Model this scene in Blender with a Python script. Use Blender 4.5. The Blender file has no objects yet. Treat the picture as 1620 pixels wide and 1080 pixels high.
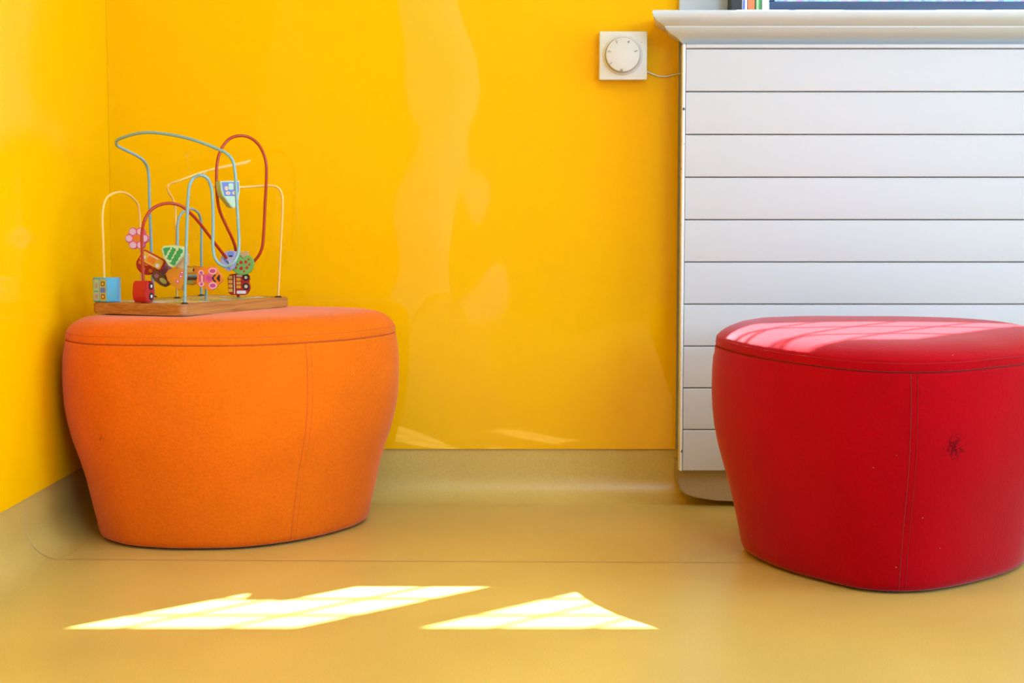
import bpy, bmesh, random
from math import *
from mathutils import Vector, Matrix, noise
random.seed(4)
S = bpy.context.scene
COL = S.collection

# ------------------------------------------------------------------ camera, world, lights
F_PX, PITCH, CAM_H = 2400.0, radians(4.337), 0.4686
cd = bpy.data.cameras.new('camera'); cam = bpy.data.objects.new('camera', cd); COL.objects.link(cam)
cd.sensor_width = 36; cd.lens = F_PX / 1620 * 36; cd.clip_start = 0.05
cam.location = (0, 0, CAM_H); cam.rotation_euler = (pi/2 - PITCH, 0, 0)
S.camera = cam

w = bpy.data.worlds.new('sky'); S.world = w; w.use_nodes = True
wn = w.node_tree; bg = wn.nodes['Background']
sky = wn.nodes.new('ShaderNodeTexSky'); sky.sky_type = 'NISHITA'; sky.sun_disc = False
sky.sun_elevation = radians(47); sky.sun_rotation = radians(47)
wn.links.new(sky.outputs[0], bg.inputs[0]); bg.inputs[1].default_value = 0.30

def lamp(name, kind, loc, direction, energy, color=(1, 1, 1), size=None):
    l = bpy.data.lights.new(name, kind); l.energy = energy; l.color = color
    o = bpy.data.objects.new(name, l); COL.objects.link(o); o.location = loc
    o.rotation_euler = Vector(direction).to_track_quat('-Z', 'Y').to_euler()
    if size:
        l.shape = 'RECTANGLE'; l.size, l.size_y = size
    return o
sun = lamp('sun', 'SUN', (3, 5, 6), (-0.69, -0.63, -1.0), 54, (0.84, 0.92, 1.0))
sun.data.angle = radians(0.5)
# daylight entering by the window in the right wall and the back window, then added fill lamps
lamp('right_window_light', 'AREA', (3.10, 0.9, 1.45), (-1, 0, -0.12), 84, (0.47, 0.71, 1.0), (2.0, 1.5))
lamp('window_light', 'AREA', (0.96, 2.66, 1.17), (-0.25, -1, -0.9), 9, (0.60, 0.80, 1.0), (1.1, 0.65))
lamp('added_front_fill', 'AREA', (2.1, -2.9, 1.5), (-0.12, 1, -0.05), 92, (0.47, 0.71, 1.0), (1.5, 1.3))  # added fill from behind the camera, not a known window
lamp('added_ceiling_fill', 'AREA', (0.6, 0.2, 2.62), (0, 0, -1), 26, (0.52, 0.73, 1.0), (1.2, 1.2))  # added overhead fill, no ceiling panel is known here
lamp('added_rear_fill', 'AREA', (0.6, -1.7, 2.62), (0, 0, -1), 18, (0.52, 0.73, 1.0), (1.2, 1.2))  # second added overhead fill, behind the camera

S.view_settings.view_transform = 'Standard'; S.view_settings.look = 'None'
S.view_settings.exposure = 0.0; S.view_settings.gamma = 1.0; S.view_settings.use_curve_mapping = False

# ------------------------------------------------------------------ helpers
def ray(px, py):
    u = (px - 810) / F_PX; v = -(py - 540) / F_PX
    return Vector((u, cos(PITCH) + v*sin(PITCH), -sin(PITCH) + v*cos(PITCH)))
def P(px, py, Y):
    d = ray(px, py); return Vector((0, 0, CAM_H)) + d * (Y / d.y)
def PZ(px, py, z):
    d = ray(px, py); return Vector((0, 0, CAM_H)) + d * ((z - CAM_H) / d.z)
def lin(c):
    return tuple(((x/255)/12.92 if x/255 <= 0.04045 else ((x/255 + 0.055)/1.055)**2.4) for x in c)

def link(name, me, mat=None, parent=None):
    o = bpy.data.objects.new(name, me); COL.objects.link(o)
    if mat is not None: o.data.materials.append(mat)
    if parent is not None: o.parent = parent
    return o
def tag(o, label=None, cat=None, group=None, kind=None):
    if label: o['label'] = label
    if cat: o['category'] = cat
    if group: o['group'] = group
    if kind: o['kind'] = kind
    return o
def empty(name, loc=(0, 0, 0), rz=0):
    o = bpy.data.objects.new(name, None); COL.objects.link(o); o.location = loc; o.rotation_euler = (0, 0, rz)
    o.empty_display_size = 0.05
    return o
def finish(bm, name, mat, parent=None, smooth=False, angle=None):
    bmesh.ops.recalc_face_normals(bm, faces=bm.faces)
    me = bpy.data.meshes.new(name); bm.to_mesh(me); bm.free()
    if smooth:
        for p in me.polygons: p.use_smooth = True
        if angle: me.set_sharp_from_angle(angle=radians(angle))
    return link(name, me, mat, parent)
def box(name, lo, hi, mat, parent=None, bevel=0.0, seg=2):
    bm = bmesh.new()
    bmesh.ops.create_cube(bm, size=1)
    for v in bm.verts:
        v.co = Vector([(lo[i]+hi[i])/2 + v.co[i]*(hi[i]-lo[i]) for i in range(3)])
    if bevel:
        bmesh.ops.bevel(bm, geom=list(bm.edges), offset=bevel, segments=seg, affect='EDGES', profile=0.5)
    return finish(bm, name, mat, parent, bool(bevel), 40)
def multibox(name, boxes, mat, parent=None):
    bm = bmesh.new()
    for lo, hi in boxes:
        r = bmesh.ops.create_cube(bm, size=1)
        for v in r['verts']:
            v.co = Vector([(lo[i]+hi[i])/2 + v.co[i]*(hi[i]-lo[i]) for i in range(3)])
    return finish(bm, name, mat, parent)
def catmull(pts, n=8, closed=False):
    pts = [Vector(p) for p in pts]; out = []
    N = len(pts)
    rng = N if closed else N-1
    for i in range(rng):
        if closed: p0, p1, p2, p3 = pts[(i-1) % N], pts[i], pts[(i+1) % N], pts[(i+2) % N]
        else: p0, p1, p2, p3 = pts[max(i-1, 0)], pts[i], pts[i+1], pts[min(i+2, N-1)]
        # centripetal form
        def tj(a, b, t): return t + max((b-a).length, 1e-6)**0.5
        if p0 == p1: p0 = p1*2 - p2
        if p3 == p2: p3 = p2*2 - p1
        t0 = 0; t1 = tj(p0, p1, t0); t2 = tj(p1, p2, t1); t3 = tj(p2, p3, t2)
        for k in range(n):
            t = t1 + (t2-t1)*k/n
            A1 = p0*((t1-t)/(t1-t0)) + p1*((t-t0)/(t1-t0)); A2 = p1*((t2-t)/(t2-t1)) + p2*((t-t1)/(t2-t1))
            A3 = p2*((t3-t)/(t3-t2)) + p3*((t-t2)/(t3-t2))
            B1 = A1*((t2-t)/(t2-t0)) + A2*((t-t0)/(t2-t0)); B2 = A2*((t3-t)/(t3-t1)) + A3*((t-t1)/(t3-t1))
            out.append(B1*((t2-t)/(t2-t1)) + B2*((t-t1)/(t2-t1)))
    if not closed: out.append(pts[-1])
    return out
def tube(name, pts, r, mat, parent=None, sides=12, closed=False):
    bm = bmesh.new(); rings = []
    N = len(pts)
    up = None
    for i, p in enumerate(pts):
        if closed: t = (pts[(i+1) % N] - pts[i-1]).normalized()
        else: t = (pts[min(i+1, N-1)] - pts[max(i-1, 0)]).normalized()
        if up is None:
            up = Vector((0, 0, 1)) if abs(t.z) < 0.9 else Vector((1, 0, 0))
        a = (up - t*up.dot(t)).normalized(); up = a; b = t.cross(a)
        rings.append([bm.verts.new(p + (a*cos(2*pi*k/sides) + b*sin(2*pi*k/sides))*r) for k in range(sides)])
    for i in range(N if closed else N-1):
        A, B = rings[i], rings[(i+1) % N]
        for k in range(sides):
            bm.faces.new((A[k], A[(k+1) % sides], B[(k+1) % sides], B[k]))
    if not closed:
        bm.faces.new(rings[0][::-1]); bm.faces.new(rings[-1])
    return finish(bm, name, mat, parent, True, 60)
def sweep(name, path, profile, mat, parent=None, smooth=True):
    """path: list of (origin, outward) plan frames; profile: list of (out, z)."""
    bm = bmesh.new(); rings = []
    for o, n in path:
        rings.append([bm.verts.new((o[0] + n[0]*a, o[1] + n[1]*a, z)) for a, z in profile])
    for A, B in zip(rings, rings[1:]):
        for k in range(len(profile)-1):
            bm.faces.new((A[k], A[k+1], B[k+1], B[k]))
    return finish(bm, name, mat, parent, smooth, 20)

# ------------------------------------------------------------------ materials
def mat(name, color, rough=0.5, coat=0, metal=0, sheen=0, spec=0.5, bump=None, vary=None, emit=None, sheen_rough=0.5, coords='Object'):
    m = bpy.data.materials.new(name); m.use_nodes = True
    nt = m.node_tree; b = nt.nodes['Principled BSDF']
    c = lin(color) if max(color) > 1.0 else color
    b.inputs['Base Color'].default_value = (*c, 1); b.inputs['Roughness'].default_value = rough
    b.inputs['Metallic'].default_value = metal; b.inputs['Specular IOR Level'].default_value = spec
    b.inputs['Coat Weight'].default_value = coat; b.inputs['Coat Roughness'].default_value = 0.05
    b.inputs['Sheen Weight'].default_value = sheen; b.inputs['Sheen Roughness'].default_value = sheen_rough
    tc = nt.nodes.new('ShaderNodeTexCoord')
    if vary:
        sc, amt, detail = vary
        n = nt.nodes.new('ShaderNodeTexNoise'); n.inputs['Scale'].default_value = sc; n.inputs['Detail'].default_value = detail
        nt.links.new(tc.outputs[coords], n.inputs['Vector'])
        mr = nt.nodes.new('ShaderNodeMapRange'); mr.inputs['From Min'].default_value = 0.3; mr.inputs['From Max'].default_value = 0.7
        mr.inputs['To Min'].default_value = 1-amt; mr.inputs['To Max'].default_value = 1+amt
        nt.links.new(n.outputs[0], mr.inputs['Value'])
        mx = nt.nodes.new('ShaderNodeMix'); mx.data_type = 'RGBA'; mx.blend_type = 'MULTIPLY'; mx.inputs[0].default_value = 1
        mx.inputs[6].default_value = (*c, 1)
        nt.links.new(mr.outputs[0], mx.inputs[7]); nt.links.new(mx.outputs[2], b.inputs['Base Color'])
    if bump:
        sc, st, dist, detail = bump
        n = nt.nodes.new('ShaderNodeTexNoise'); n.inputs['Scale'].default_value = sc; n.inputs['Detail'].default_value = detail
        nt.links.new(tc.outputs[coords], n.inputs['Vector'])
        bp = nt.nodes.new('ShaderNodeBump'); bp.inputs['Strength'].default_value = st; bp.inputs['Distance'].default_value = dist
        nt.links.new(n.outputs[0], bp.inputs['Height']); nt.links.new(bp.outputs[0], b.inputs['Normal'])
    if emit:
        b.inputs['Emission Color'].default_value = (*c, 1); b.inputs['Emission Strength'].default_value = emit
    return m

M = {}
YEL = (0.95, 0.49, 0.0003)
def wall_material(rough=0.035, spec=0.5, relief=0.006):
    m = mat('yellow_gloss_laminate', YEL, rough, spec=spec)
    nt = m.node_tree; b = nt.nodes['Principled BSDF']; tc = nt.nodes.new('ShaderNodeTexCoord')
    mp = nt.nodes.new('ShaderNodeMapping'); mp.inputs['Scale'].default_value = (1.0, 1.0, 0.75)
    n = nt.nodes.new('ShaderNodeTexNoise'); n.inputs['Scale'].default_value = 5.5; n.inputs['Detail'].default_value = 1.0
    n.inputs['Roughness'].default_value = 0.4
    bp = nt.nodes.new('ShaderNodeBump'); bp.inputs['Strength'].default_value = 1.0; bp.inputs['Distance'].default_value = relief
    nt.links.new(tc.outputs['Object'], mp.inputs[0]); nt.links.new(mp.outputs[0], n.inputs['Vector'])
    nt.links.new(n.outputs[0], bp.inputs['Height']); nt.links.new(bp.outputs[0], b.inputs['Normal'])
    return m
M['yellow'] = wall_material()
M['yellow_left'] = wall_material(0.10, 0.07, 0.002)
def floor_material(name, base, rough):
    m = mat(name, base, rough, spec=0.5, bump=(700, 0.10, 0.0006, 3))
    nt = m.node_tree; b = nt.nodes['Principled BSDF']; tc = nt.nodes.new('ShaderNodeTexCoord')
    n1 = nt.nodes.new('ShaderNodeTexNoise'); n1.inputs['Scale'].default_value = 5; n1.inputs['Detail'].default_value = 5
    n2 = nt.nodes.new('ShaderNodeTexNoise'); n2.inputs['Scale'].default_value = 420; n2.inputs['Detail'].default_value = 2
    n3 = nt.nodes.new('ShaderNodeTexVoronoi'); n3.inputs['Scale'].default_value = 55
    for n in (n1, n2, n3): nt.links.new(tc.outputs['Object'], n.inputs['Vector'])
    def mr(src, a, b_, c, d):
        r = nt.nodes.new('ShaderNodeMapRange'); r.inputs[1].default_value = a; r.inputs[2].default_value = b_
        r.inputs[3].default_value = c; r.inputs[4].default_value = d; nt.links.new(src, r.inputs[0]); return r.outputs[0]
    def mul(x, y):
        r = nt.nodes.new('ShaderNodeMath'); r.operation = 'MULTIPLY'; nt.links.new(x, r.inputs[0]); nt.links.new(y, r.inputs[1]); return r.outputs[0]
    f = mul(mul(mr(n1.outputs[0], .3, .7, .93, 1.05), mr(n2.outputs[0], .3, .7, .93, 1.06)), mr(n3.outputs['Distance'], 0.03, 0.07, .86, 1))
    mx = nt.nodes.new('ShaderNodeMix'); mx.data_type = 'RGBA'; mx.blend_type = 'MULTIPLY'; mx.inputs[0].default_value = 1
    mx.inputs[6].default_value = (*base, 1); nt.links.new(f, mx.inputs[7]); nt.links.new(mx.outputs[2], b.inputs['Base Color'])
    nt.links.new(mr(n1.outputs[0], .3, .7, rough-.01, rough+.02), b.inputs['Roughness'])
    return m
M['floor'] = floor_material('ochre_vinyl_floor', (0.63, 0.435, 0.108), 0.32)
M['plinth'] = floor_material('brown_scuffed_vinyl', (0.42, 0.30, 0.17), 0.40)
M['weld'] = mat('weld_bead', (0.66, 0.44, 0.22), 0.35)
def scuffed_white(name, c, scale=60, thr=0.70, rough=0.35, dirt=(0.25, 0.24, 0.24)):
    m = mat(name, c, rough); nt = m.node_tree; b = nt.nodes['Principled BSDF']; tc = nt.nodes.new('ShaderNodeTexCoord')
    n = nt.nodes.new('ShaderNodeTexNoise'); n.inputs['Scale'].default_value = scale; n.inputs['Detail'].default_value = 3
    r = nt.nodes.new('ShaderNodeMapRange'); r.inputs[1].default_value = thr; r.inputs[2].default_value = thr+0.03
    mx = nt.nodes.new('ShaderNodeMix'); mx.data_type = 'RGBA'
    mx.inputs[6].default_value = (*c, 1); mx.inputs[7].default_value = (*dirt, 1)
    nt.links.new(tc.outputs['Object'], n.inputs['Vector']); nt.links.new(n.outputs[0], r.inputs[0])
    nt.links.new(r.outputs[0], mx.inputs[0]); nt.links.new(mx.outputs[2], b.inputs['Base Color'])
    return m
M['white_gloss'] = scuffed_white('white_gloss_paint', (0.60, 0.66, 0.74), 34, 0.74, 0.28, (0.55, 0.55, 0.56))
M['radiator'] = mat('radiator_enamel', (0.55, 0.545, 0.595), 0.38, bump=(500, 0.05, 0.0004, 2))
M['radiator_edge'] = scuffed_white('radiator_chipped_enamel', (0.80, 0.78, 0.80), 90, 0.66, 0.4, (0.06, 0.05, 0.06))
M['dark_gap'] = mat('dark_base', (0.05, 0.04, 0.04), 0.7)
M['slat_gap'] = mat('radiator_core', (0.34, 0.32, 0.35), 0.6)
M['plastic'] = mat('thermostat_plastic', (0.72, 0.72, 0.73), 0.35)
M['dial'] = mat('thermostat_dial', (0.67, 0.65, 0.65), 0.42)
M['grey_print'] = mat('grey_print', (0.16, 0.16, 0.18), 0.6)
M['pale_print'] = mat('pale_grey_print', (0.30, 0.30, 0.31), 0.6)
M['cream'] = mat('cream_paint', (0.78, 0.78, 0.77), 0.7, bump=(80, 0.1, 0.001, 3))
M['slate_paint'] = mat('slate_paint', (0.07, 0.08, 0.10), 0.7)
M['yellow_matt'] = mat('yellow_matt_paint', (0.90, 0.46, 0.004), 0.8, spec=0.15)
M['ceiling'] = mat('white_ceiling_paint', (0.82, 0.82, 0.80), 0.8)
M['door_paint'] = mat('white_door_paint', (0.9, 0.9, 0.9), 0.4)
M['blind'] = mat('roller_blind_fabric', (0.7, 0.7, 0.68), 0.8)
M['lead'] = mat('glazing_bar_paint', (0.7, 0.7, 0.7), 0.5)

def fabric(name, base, tint, stains=(), sheen=0.28):
    m = mat(name, base, 0.92, sheen=sheen, sheen_rough=0.32, spec=0.04)
    nt = m.node_tree; b = nt.nodes['Principled BSDF']; tc = nt.nodes.new('ShaderNodeTexCoord')
    b.inputs['Sheen Tint'].default_value = (*tint, 1)
    n1 = nt.nodes.new('ShaderNodeTexNoise'); n1.inputs['Scale'].default_value = 260; n1.inputs['Detail'].default_value = 4; n1.inputs['Roughness'].default_value = 0.7
    n2 = nt.nodes.new('ShaderNodeTexNoise'); n2.inputs['Scale'].default_value = 11; n2.inputs['Detail'].default_value = 3
    n3 = nt.nodes.new('ShaderNodeTexVoronoi'); n3.inputs['Scale'].default_value = 34; n3.inputs['Randomness'].default_value = 1
    for n in (n1, n2, n3): nt.links.new(tc.outputs['Object'], n.inputs['Vector'])
    def mr(src, a, b_, c, d):
        r = nt.nodes.new('ShaderNodeMapRange'); r.inputs[1].default_value = a; r.inputs[2].default_value = b_
        r.inputs[3].default_value = c; r.inputs[4].default_value = d; nt.links.new(src, r.inputs[0]); return r.outputs[0]
    mm = nt.nodes.new('ShaderNodeMath'); mm.operation = 'MULTIPLY'
    nt.links.new(mr(n1.outputs[0], 0.3, 0.7, 0.90, 1.09), mm.inputs[0]); nt.links.new(mr(n2.outputs[0], .3, .7, .95, 1.05), mm.inputs[1])
    mx = nt.nodes.new('ShaderNodeMix'); mx.data_type = 'RGBA'; mx.blend_type = 'MULTIPLY'; mx.inputs[0].default_value = 1
    mx.inputs[6].default_value = (*base, 1); nt.links.new(mm.outputs[0], mx.inputs[7])
    out = mx.outputs[2]
    # pale lint specks
    lint = nt.nodes.new('ShaderNodeMix'); lint.data_type = 'RGBA'; lint.inputs[7].default_value = (*[min(1, x*0.7+0.25) for x in base], 1)
    nt.links.new(out, lint.inputs[6]); nt.links.new(mr(n3.outputs['Distance'], 0.035, 0.02, 0, 0.5), lint.inputs[0]); out = lint.outputs[2]
    for (c, rad, dark) in stains:
        sub = nt.nodes.new('ShaderNodeVectorMath'); sub.operation = 'DISTANCE'; sub.inputs[1].default_value = c
        nt.links.new(tc.outputs['Object'], sub.inputs[0])
        ns = nt.nodes.new('ShaderNodeTexNoise'); ns.inputs['Scale'].default_value = 190; ns.inputs['Detail'].default_value = 2
        nt.links.new(tc.outputs['Object'], ns.inputs['Vector'])
        a = mr(sub.outputs['Value'], rad*0.5, rad, 1, 0); bb = mr(ns.outputs[0], 0.5, 0.56, 0, 0.8)
        k = nt.nodes.new('ShaderNodeMath'); k.operation = 'MULTIPLY'; nt.links.new(a, k.inputs[0]); nt.links.new(bb, k.inputs[1])
        sm = nt.nodes.new('ShaderNodeMix'); sm.data_type = 'RGBA'; sm.inputs[7].default_value = (*dark, 1)
        nt.links.new(k.outputs[0], sm.inputs[0]); nt.links.new(out, sm.inputs[6]); out = sm.outputs[2]
    nt.links.new(out, b.inputs['Base Color'])
    bp = nt.nodes.new('ShaderNodeBump'); bp.inputs['Strength'].default_value = 0.5; bp.inputs['Distance'].default_value = 0.0008
    nt.links.new(n1.outputs[0], bp.inputs['Height']); nt.links.new(bp.outputs[0], b.inputs['Normal'])
    return m

# ------------------------------------------------------------------ room shell
XL, YB = -0.684, 2.580          # left and back wall planes (the vinyl cove face)
XR, YF, ZC = 3.2, -3.0, 2.7
R = 0.045; COVE = 0.0895
t = box('floor', (XL-0.1, YF-0.1, -0.08), (XR+0.1, YB+0.35, 0), M['floor']); tag(t, kind='structure')
t = box('ceiling', (XL-0.1, YF-0.1, ZC), (XR+0.1, YB+0.35, ZC+0.08), M['ceiling']); tag(t, kind='structure')
# back wall with a window opening: x .375..1.85, z .79..2.1
OX0, OX1, OZ0, OZ1 = 0.375, 1.54, 0.785, 2.1
yb = YB + 0.004
wb = multibox('wall_back', [((XL-0.1, yb, 0), (OX0, yb+0.3, ZC)), ((OX1, yb, 0), (XR+0.1, yb+0.3, ZC)),
                            ((OX0, yb, 0), (OX1, yb+0.3, OZ0)), ((OX0, yb, OZ1), (OX1, yb+0.3, ZC))], M['cream'])
tag(wb, kind='structure')
wl = box('wall_left', (XL-0.1, YF, 0), (XL-0.004, YB+0.004, ZC), M['yellow_matt']); tag(wl, kind='structure')
# right wall with a wide window
wr = multibox('wall_right', [((XR, YF, 0), (XR+0.1, YB+0.1, 0.65)), ((XR, YF, 2.25), (XR+0.1, YB+0.1, ZC)),
                             ((XR, YF, 0.65), (XR+0.1, -0.15, 2.25)), ((XR, 1.95, 0.65), (XR+0.1, YB+0.1, 2.25))], M['cream'])
tag(wr, kind='structure')
wf = multibox('wall_front', [((XL-0.1, YF-0.1, 0), (1.3, YF, ZC)), ((2.9, YF-0.1, 0), (XR+0.1, YF, ZC)), ((1.3, YF-0.1, 0), (2.9, YF, 0.8)), ((1.3, YF-0.1, 2.2), (2.9, YF, ZC))], M['slate_paint']); tag(wf, kind='structure')

# coved vinyl skirting that runs up out of the floor
prof = [(0.0, COVE), (0.0, R)] + [(R - R*cos(a), R - R*sin(a)) for a in [radians(k*9) for k in range(1, 11)]]
prof = [(a, z + 0.0002) for a, z in prof] + [(R+0.004, 0.0002), (R+0.0046, -0.001)]
def cove(name, path):
    o = sweep(name, path, prof, M['floor']); tag(o, kind='structure'); return o
cove('baseboard_back', [((XL, YB), (1, -1)), ((3.2, YB), (0, -1))])
cove('baseboard_left', [((XL, YF), (1, 0)), ((XL, YB), (1, -1))])
# glossy yellow wall cladding sheets, standing 4 mm proud of the cove
PZ0 = COVE - 0.0005
p = box('cladding_sheet', (XL+0.0042, YB-0.004, PZ0), (OX0-0.095, YB+0.004, 1.9), M['yellow'], wb)
p = box('cladding_sheet', (XL-0.004, 0.9, PZ0), (XL+0.004, YB-0.0040, 1.9), M['yellow_left'], wl)
# weld line where the cove sheet meets the floor sheet; climbs the left cove
pts = [Vector((1.6, 2.083, 0.0005)), Vector((0.3, 2.092, 0.0005)), Vector((-0.3, 2.104, 0.0005)), Vector((XL+R+0.02, 2.111, 0.0005))]
pts += [Vector((XL + R - R*sin(a), 2.112, R - R*cos(a) + 0.0008)) for a in [radians(k*10) for k in range(0, 10)]]
pts += [Vector((XL + 0.0006, 2.112, COVE))]
bm = bmesh.new(); prev = None
for i, q in enumerate(pts):
    a = bm.verts.new(q + Vector((0, -0.0012, 0.0003))); b_ = bm.verts.new(q + Vector((0, 0.0012, 0.0003)))
    if prev: bm.faces.new((prev[0], a, b_, prev[1]))
    prev = (a, b_)
o = finish(bm, 'weld_seam', M['weld'], bpy.data.objects['floor'])

# boxed base block below the radiator
bm = bmesh.new()
x0, x1 = 0.278, 1.55
prof2 = [(2.530, 0.07), (2.526, 0.045), (2.522, 0.02), (2.518, 0.008), (2.512, 0.0012)]
outline = [(x0, 0.075), (x0, 0.040), (x0+0.004, 0.028), (x0+0.012, 0.021), (x0+0.03, 0.015), (x0+0.06, 0.011), (x0+0.10, 0.009), (x1, 0.009), (x1, 0.075)]
fr = [bm.verts.new((x, 2.516, z)) for x, z in outline]; bk = [bm.verts.new((x, YB, z)) for x, z in outline]
bm.faces.new(fr); bm.faces.new(bk[::-1])
for i in range(len(outline)):
    j = (i+1) % len(outline); bm.faces.new((fr[i], bk[i], bk[j], fr[j]))
bmesh.ops.bevel(bm, geom=[e for e in bm.edges if all(abs(v.co.y-2.516) < 1e-5 for v in e.verts)], offset=0.0015, segments=2, affect='EDGES')
o = finish(bm, 'baseboard_radiator', M['plinth']); tag(o, kind='structure')

# ------------------------------------------------------------------ window in the back wall
YG = 2.75
frame = multibox('window_1', [((OX0, YG-0.03, OZ0), (OX0+0.04, YG+0.03, OZ1)), ((OX1-0.04, YG-0.03, OZ0), (OX1, YG+0.03, OZ1)),
                              ((OX0+0.04, YG-0.03, OZ0), (OX1-0.04, YG+0.03, OZ0+0.05)), ((OX0+0.04, YG-0.03, OZ1-0.05), (OX1-0.04, YG+0.03, OZ1)),
                              ((0.860, YG-0.03, OZ0+0.05), (0.962, YG+0.015, OZ1-0.05))], M['white_gloss'])
tag(frame, kind='structure')
mg = bpy.data.materials.new('clear_glass'); mg.use_nodes = True
nt = mg.node_tree; nt.nodes.clear()
out = nt.nodes.new('ShaderNodeOutputMaterial'); mix = nt.nodes.new('ShaderNodeMixShader'); tr = nt.nodes.new('ShaderNodeBsdfTransparent')
gl = nt.nodes.new('ShaderNodeBsdfGlossy'); gl.inputs['Roughness'].default_value = 0.02; fr_ = nt.nodes.new('ShaderNodeValue'); fr_.outputs[0].default_value = 0.05
tr.inputs[0].default_value = (0.96, 0.98, 0.97, 1)
nt.links.new(fr_.outputs[0], mix.inputs[0]); nt.links.new(tr.outputs[0], mix.inputs[1]); nt.links.new(gl.outputs[0], mix.inputs[2]); nt.links.new(mix.outputs[0], out.inputs[0])
M['glass'] = mg
def pane(name, lo, hi, parent):
    return box(name, lo, hi, M['glass'], parent)
pane('glass_pane', (OX0+0.04, YG-0.002, OZ0+0.05), (0.860, YG+0.002, OZ1-0.05), frame)
pane('glass_pane', (0.962, YG-0.002, OZ0+0.05), (OX1-0.04, YG+0.002, OZ1-0.05), frame)
for x in (0.522, 0.638, 0.757, 1.073, 1.186, 1.300, 1.414):
    box('glazing_bar', (x-0.0035, YG-0.008, OZ0+0.05), (x+0.0035, YG-0.0025, OZ1-0.05), M['lead'], frame)
for i in range(9):
    z = 1.494 - 0.13*(i-3)
    if z < OZ0+0.06 or z > OZ1-0.06: continue
    for a, b_ in ((OX0+0.04, 0.860), (0.962, OX1-0.04)):
        box('glazing_bar', (a, YG-0.0085, z-0.0035), (b_, YG-0.0026, z+0.0035), M['lead'], frame)
# roller blind half lowered
bl = empty('roller_blind', (OX0+0.02, 2.70, 2.0)); tag(bl, 'pale roller blind lowered over the upper half of the back window', 'blind')
o = box('blind_sheet', (0, 0, 1.530-2.0), (1.12, 0.0015, 0.06), M['blind'], bl)
o = box('bottom_bar', (0, -0.006, 1.522-2.0), (1.12, 0.008, 1.532-2.0), M['white_gloss'], bl, 0.002)
bm = bmesh.new(); bmesh.ops.create_cone(bm, cap_ends=True, segments=24, radius1=0.022, radius2=0.022, depth=1.12,
    matrix=Matrix.Translation((0.56, 0.0, 0.07)) @ Matrix.Rotation(pi/2, 4, 'Y'))
finish(bm, 'roller', M['blind'], bl, True, 40)
# left architrave board and sill
o = box('trim_1', (0.2785, 2.562, 0.812), (0.3745, YB+0.004, 2.15), M['white_gloss'], None, 0.002); tag(o, kind='structure')
sp = [(0.0, 0.7605), (0.030, 0.7665), (0.0335, 0.7705), (0.040, 0.7755), (0.052, 0.781), (0.060, 0.7865), (0.0625, 0.7895), (0.0625, 0.7912), (0.068, 0.794),
      (0.0765, 0.7985), (0.0815, 0.803), (0.0845, 0.8085), (0.0845, 0.8125), (0.082, 0.8142), (0.0, 0.8145)]
sx, sy = 0.3095, 2.546
bm = bmesh.new()
ringL = [bm.verts.new((sx - a + 0.014, YB-0.0045, z)) for a, z in sp]
ringC = [bm.verts.new((sx - a, sy - a, z)) for a, z in sp]
ringR = [bm.verts.new((2.02, sy - a, z)) for a, z in sp]
for A, B in ((ringL, ringC), (ringC, ringR)):
    for k in range(len(sp)-1): bm.faces.new((A[k], A[k+1], B[k+1], B[k]))
bm.faces.new(ringR)
o = finish(bm, 'trim_2', M['white_gloss'], None, True, 35); tag(o, kind='structure')
o = box('trim_3', (OX0, 2.5455, 0.786), (OX1, YG-0.03, 0.8145), M['white_gloss']); tag(o, kind='structure')

# ------------------------------------------------------------------ right wall window, rear door (seen only as reflections), unseen added front window
wnd = multibox('window_2', [((XR+0.02, -0.15, 0.65), (XR+0.08, -0.09, 2.25)), ((XR+0.02, 1.89, 0.65), (XR+0.08, 1.95, 2.25)), ((XR+0.02, 0.87, 0.71), (XR+0.08, 0.93, 2.19)),
                            ((XR+0.02, -0.09, 0.65), (XR+0.08, 1.89, 0.71)), ((XR+0.02, -0.09, 2.19), (XR+0.08, 1.89, 2.25))], M['white_gloss'])
tag(wnd, kind='structure')
wn3 = multibox('added_window', [((1.3, YF-0.08, 0.8), (1.36, YF-0.02, 2.2)), ((2.84, YF-0.08, 0.8), (2.9, YF-0.02, 2.2)), ((2.07, YF-0.08, 0.86), (2.13, YF-0.02, 2.14)),
                            ((1.36, YF-0.08, 0.8), (2.84, YF-0.02, 0.86)), ((1.36, YF-0.08, 2.14), (2.84, YF-0.02, 2.2))], M['white_gloss'])
tag(wn3, kind='structure')  # made-up window around the added front fill, kept out of the wall reflections
pane('glass_pane', (1.36, YF-0.052, 0.86), (2.07, YF-0.048, 2.14), wn3); pane('glass_pane', (2.13, YF-0.052, 0.86), (2.84, YF-0.048, 2.14), wn3)
pane('glass_pane', (XR+0.048, -0.09, 0.71), (XR+0.052, 0.87, 2.19), wnd); pane('glass_pane', (XR+0.048, 0.93, 0.71), (XR+0.052, 1.89, 2.19), wnd)
dr = box('door_1', (-0.68, YF, 0.01), (-0.18, YF+0.045, 2.04), M['white_gloss'], None, 0.003); dr.data.materials[0] = M['door_paint']; tag(dr, kind='structure')
for z0, z1 in ((0.25, 0.95), (1.1, 1.85)):
    box('door_panel', (-0.60, YF+0.045, z0), (-0.26, YF+0.052, z1), M['door_paint'], dr, 0.003)

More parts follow.
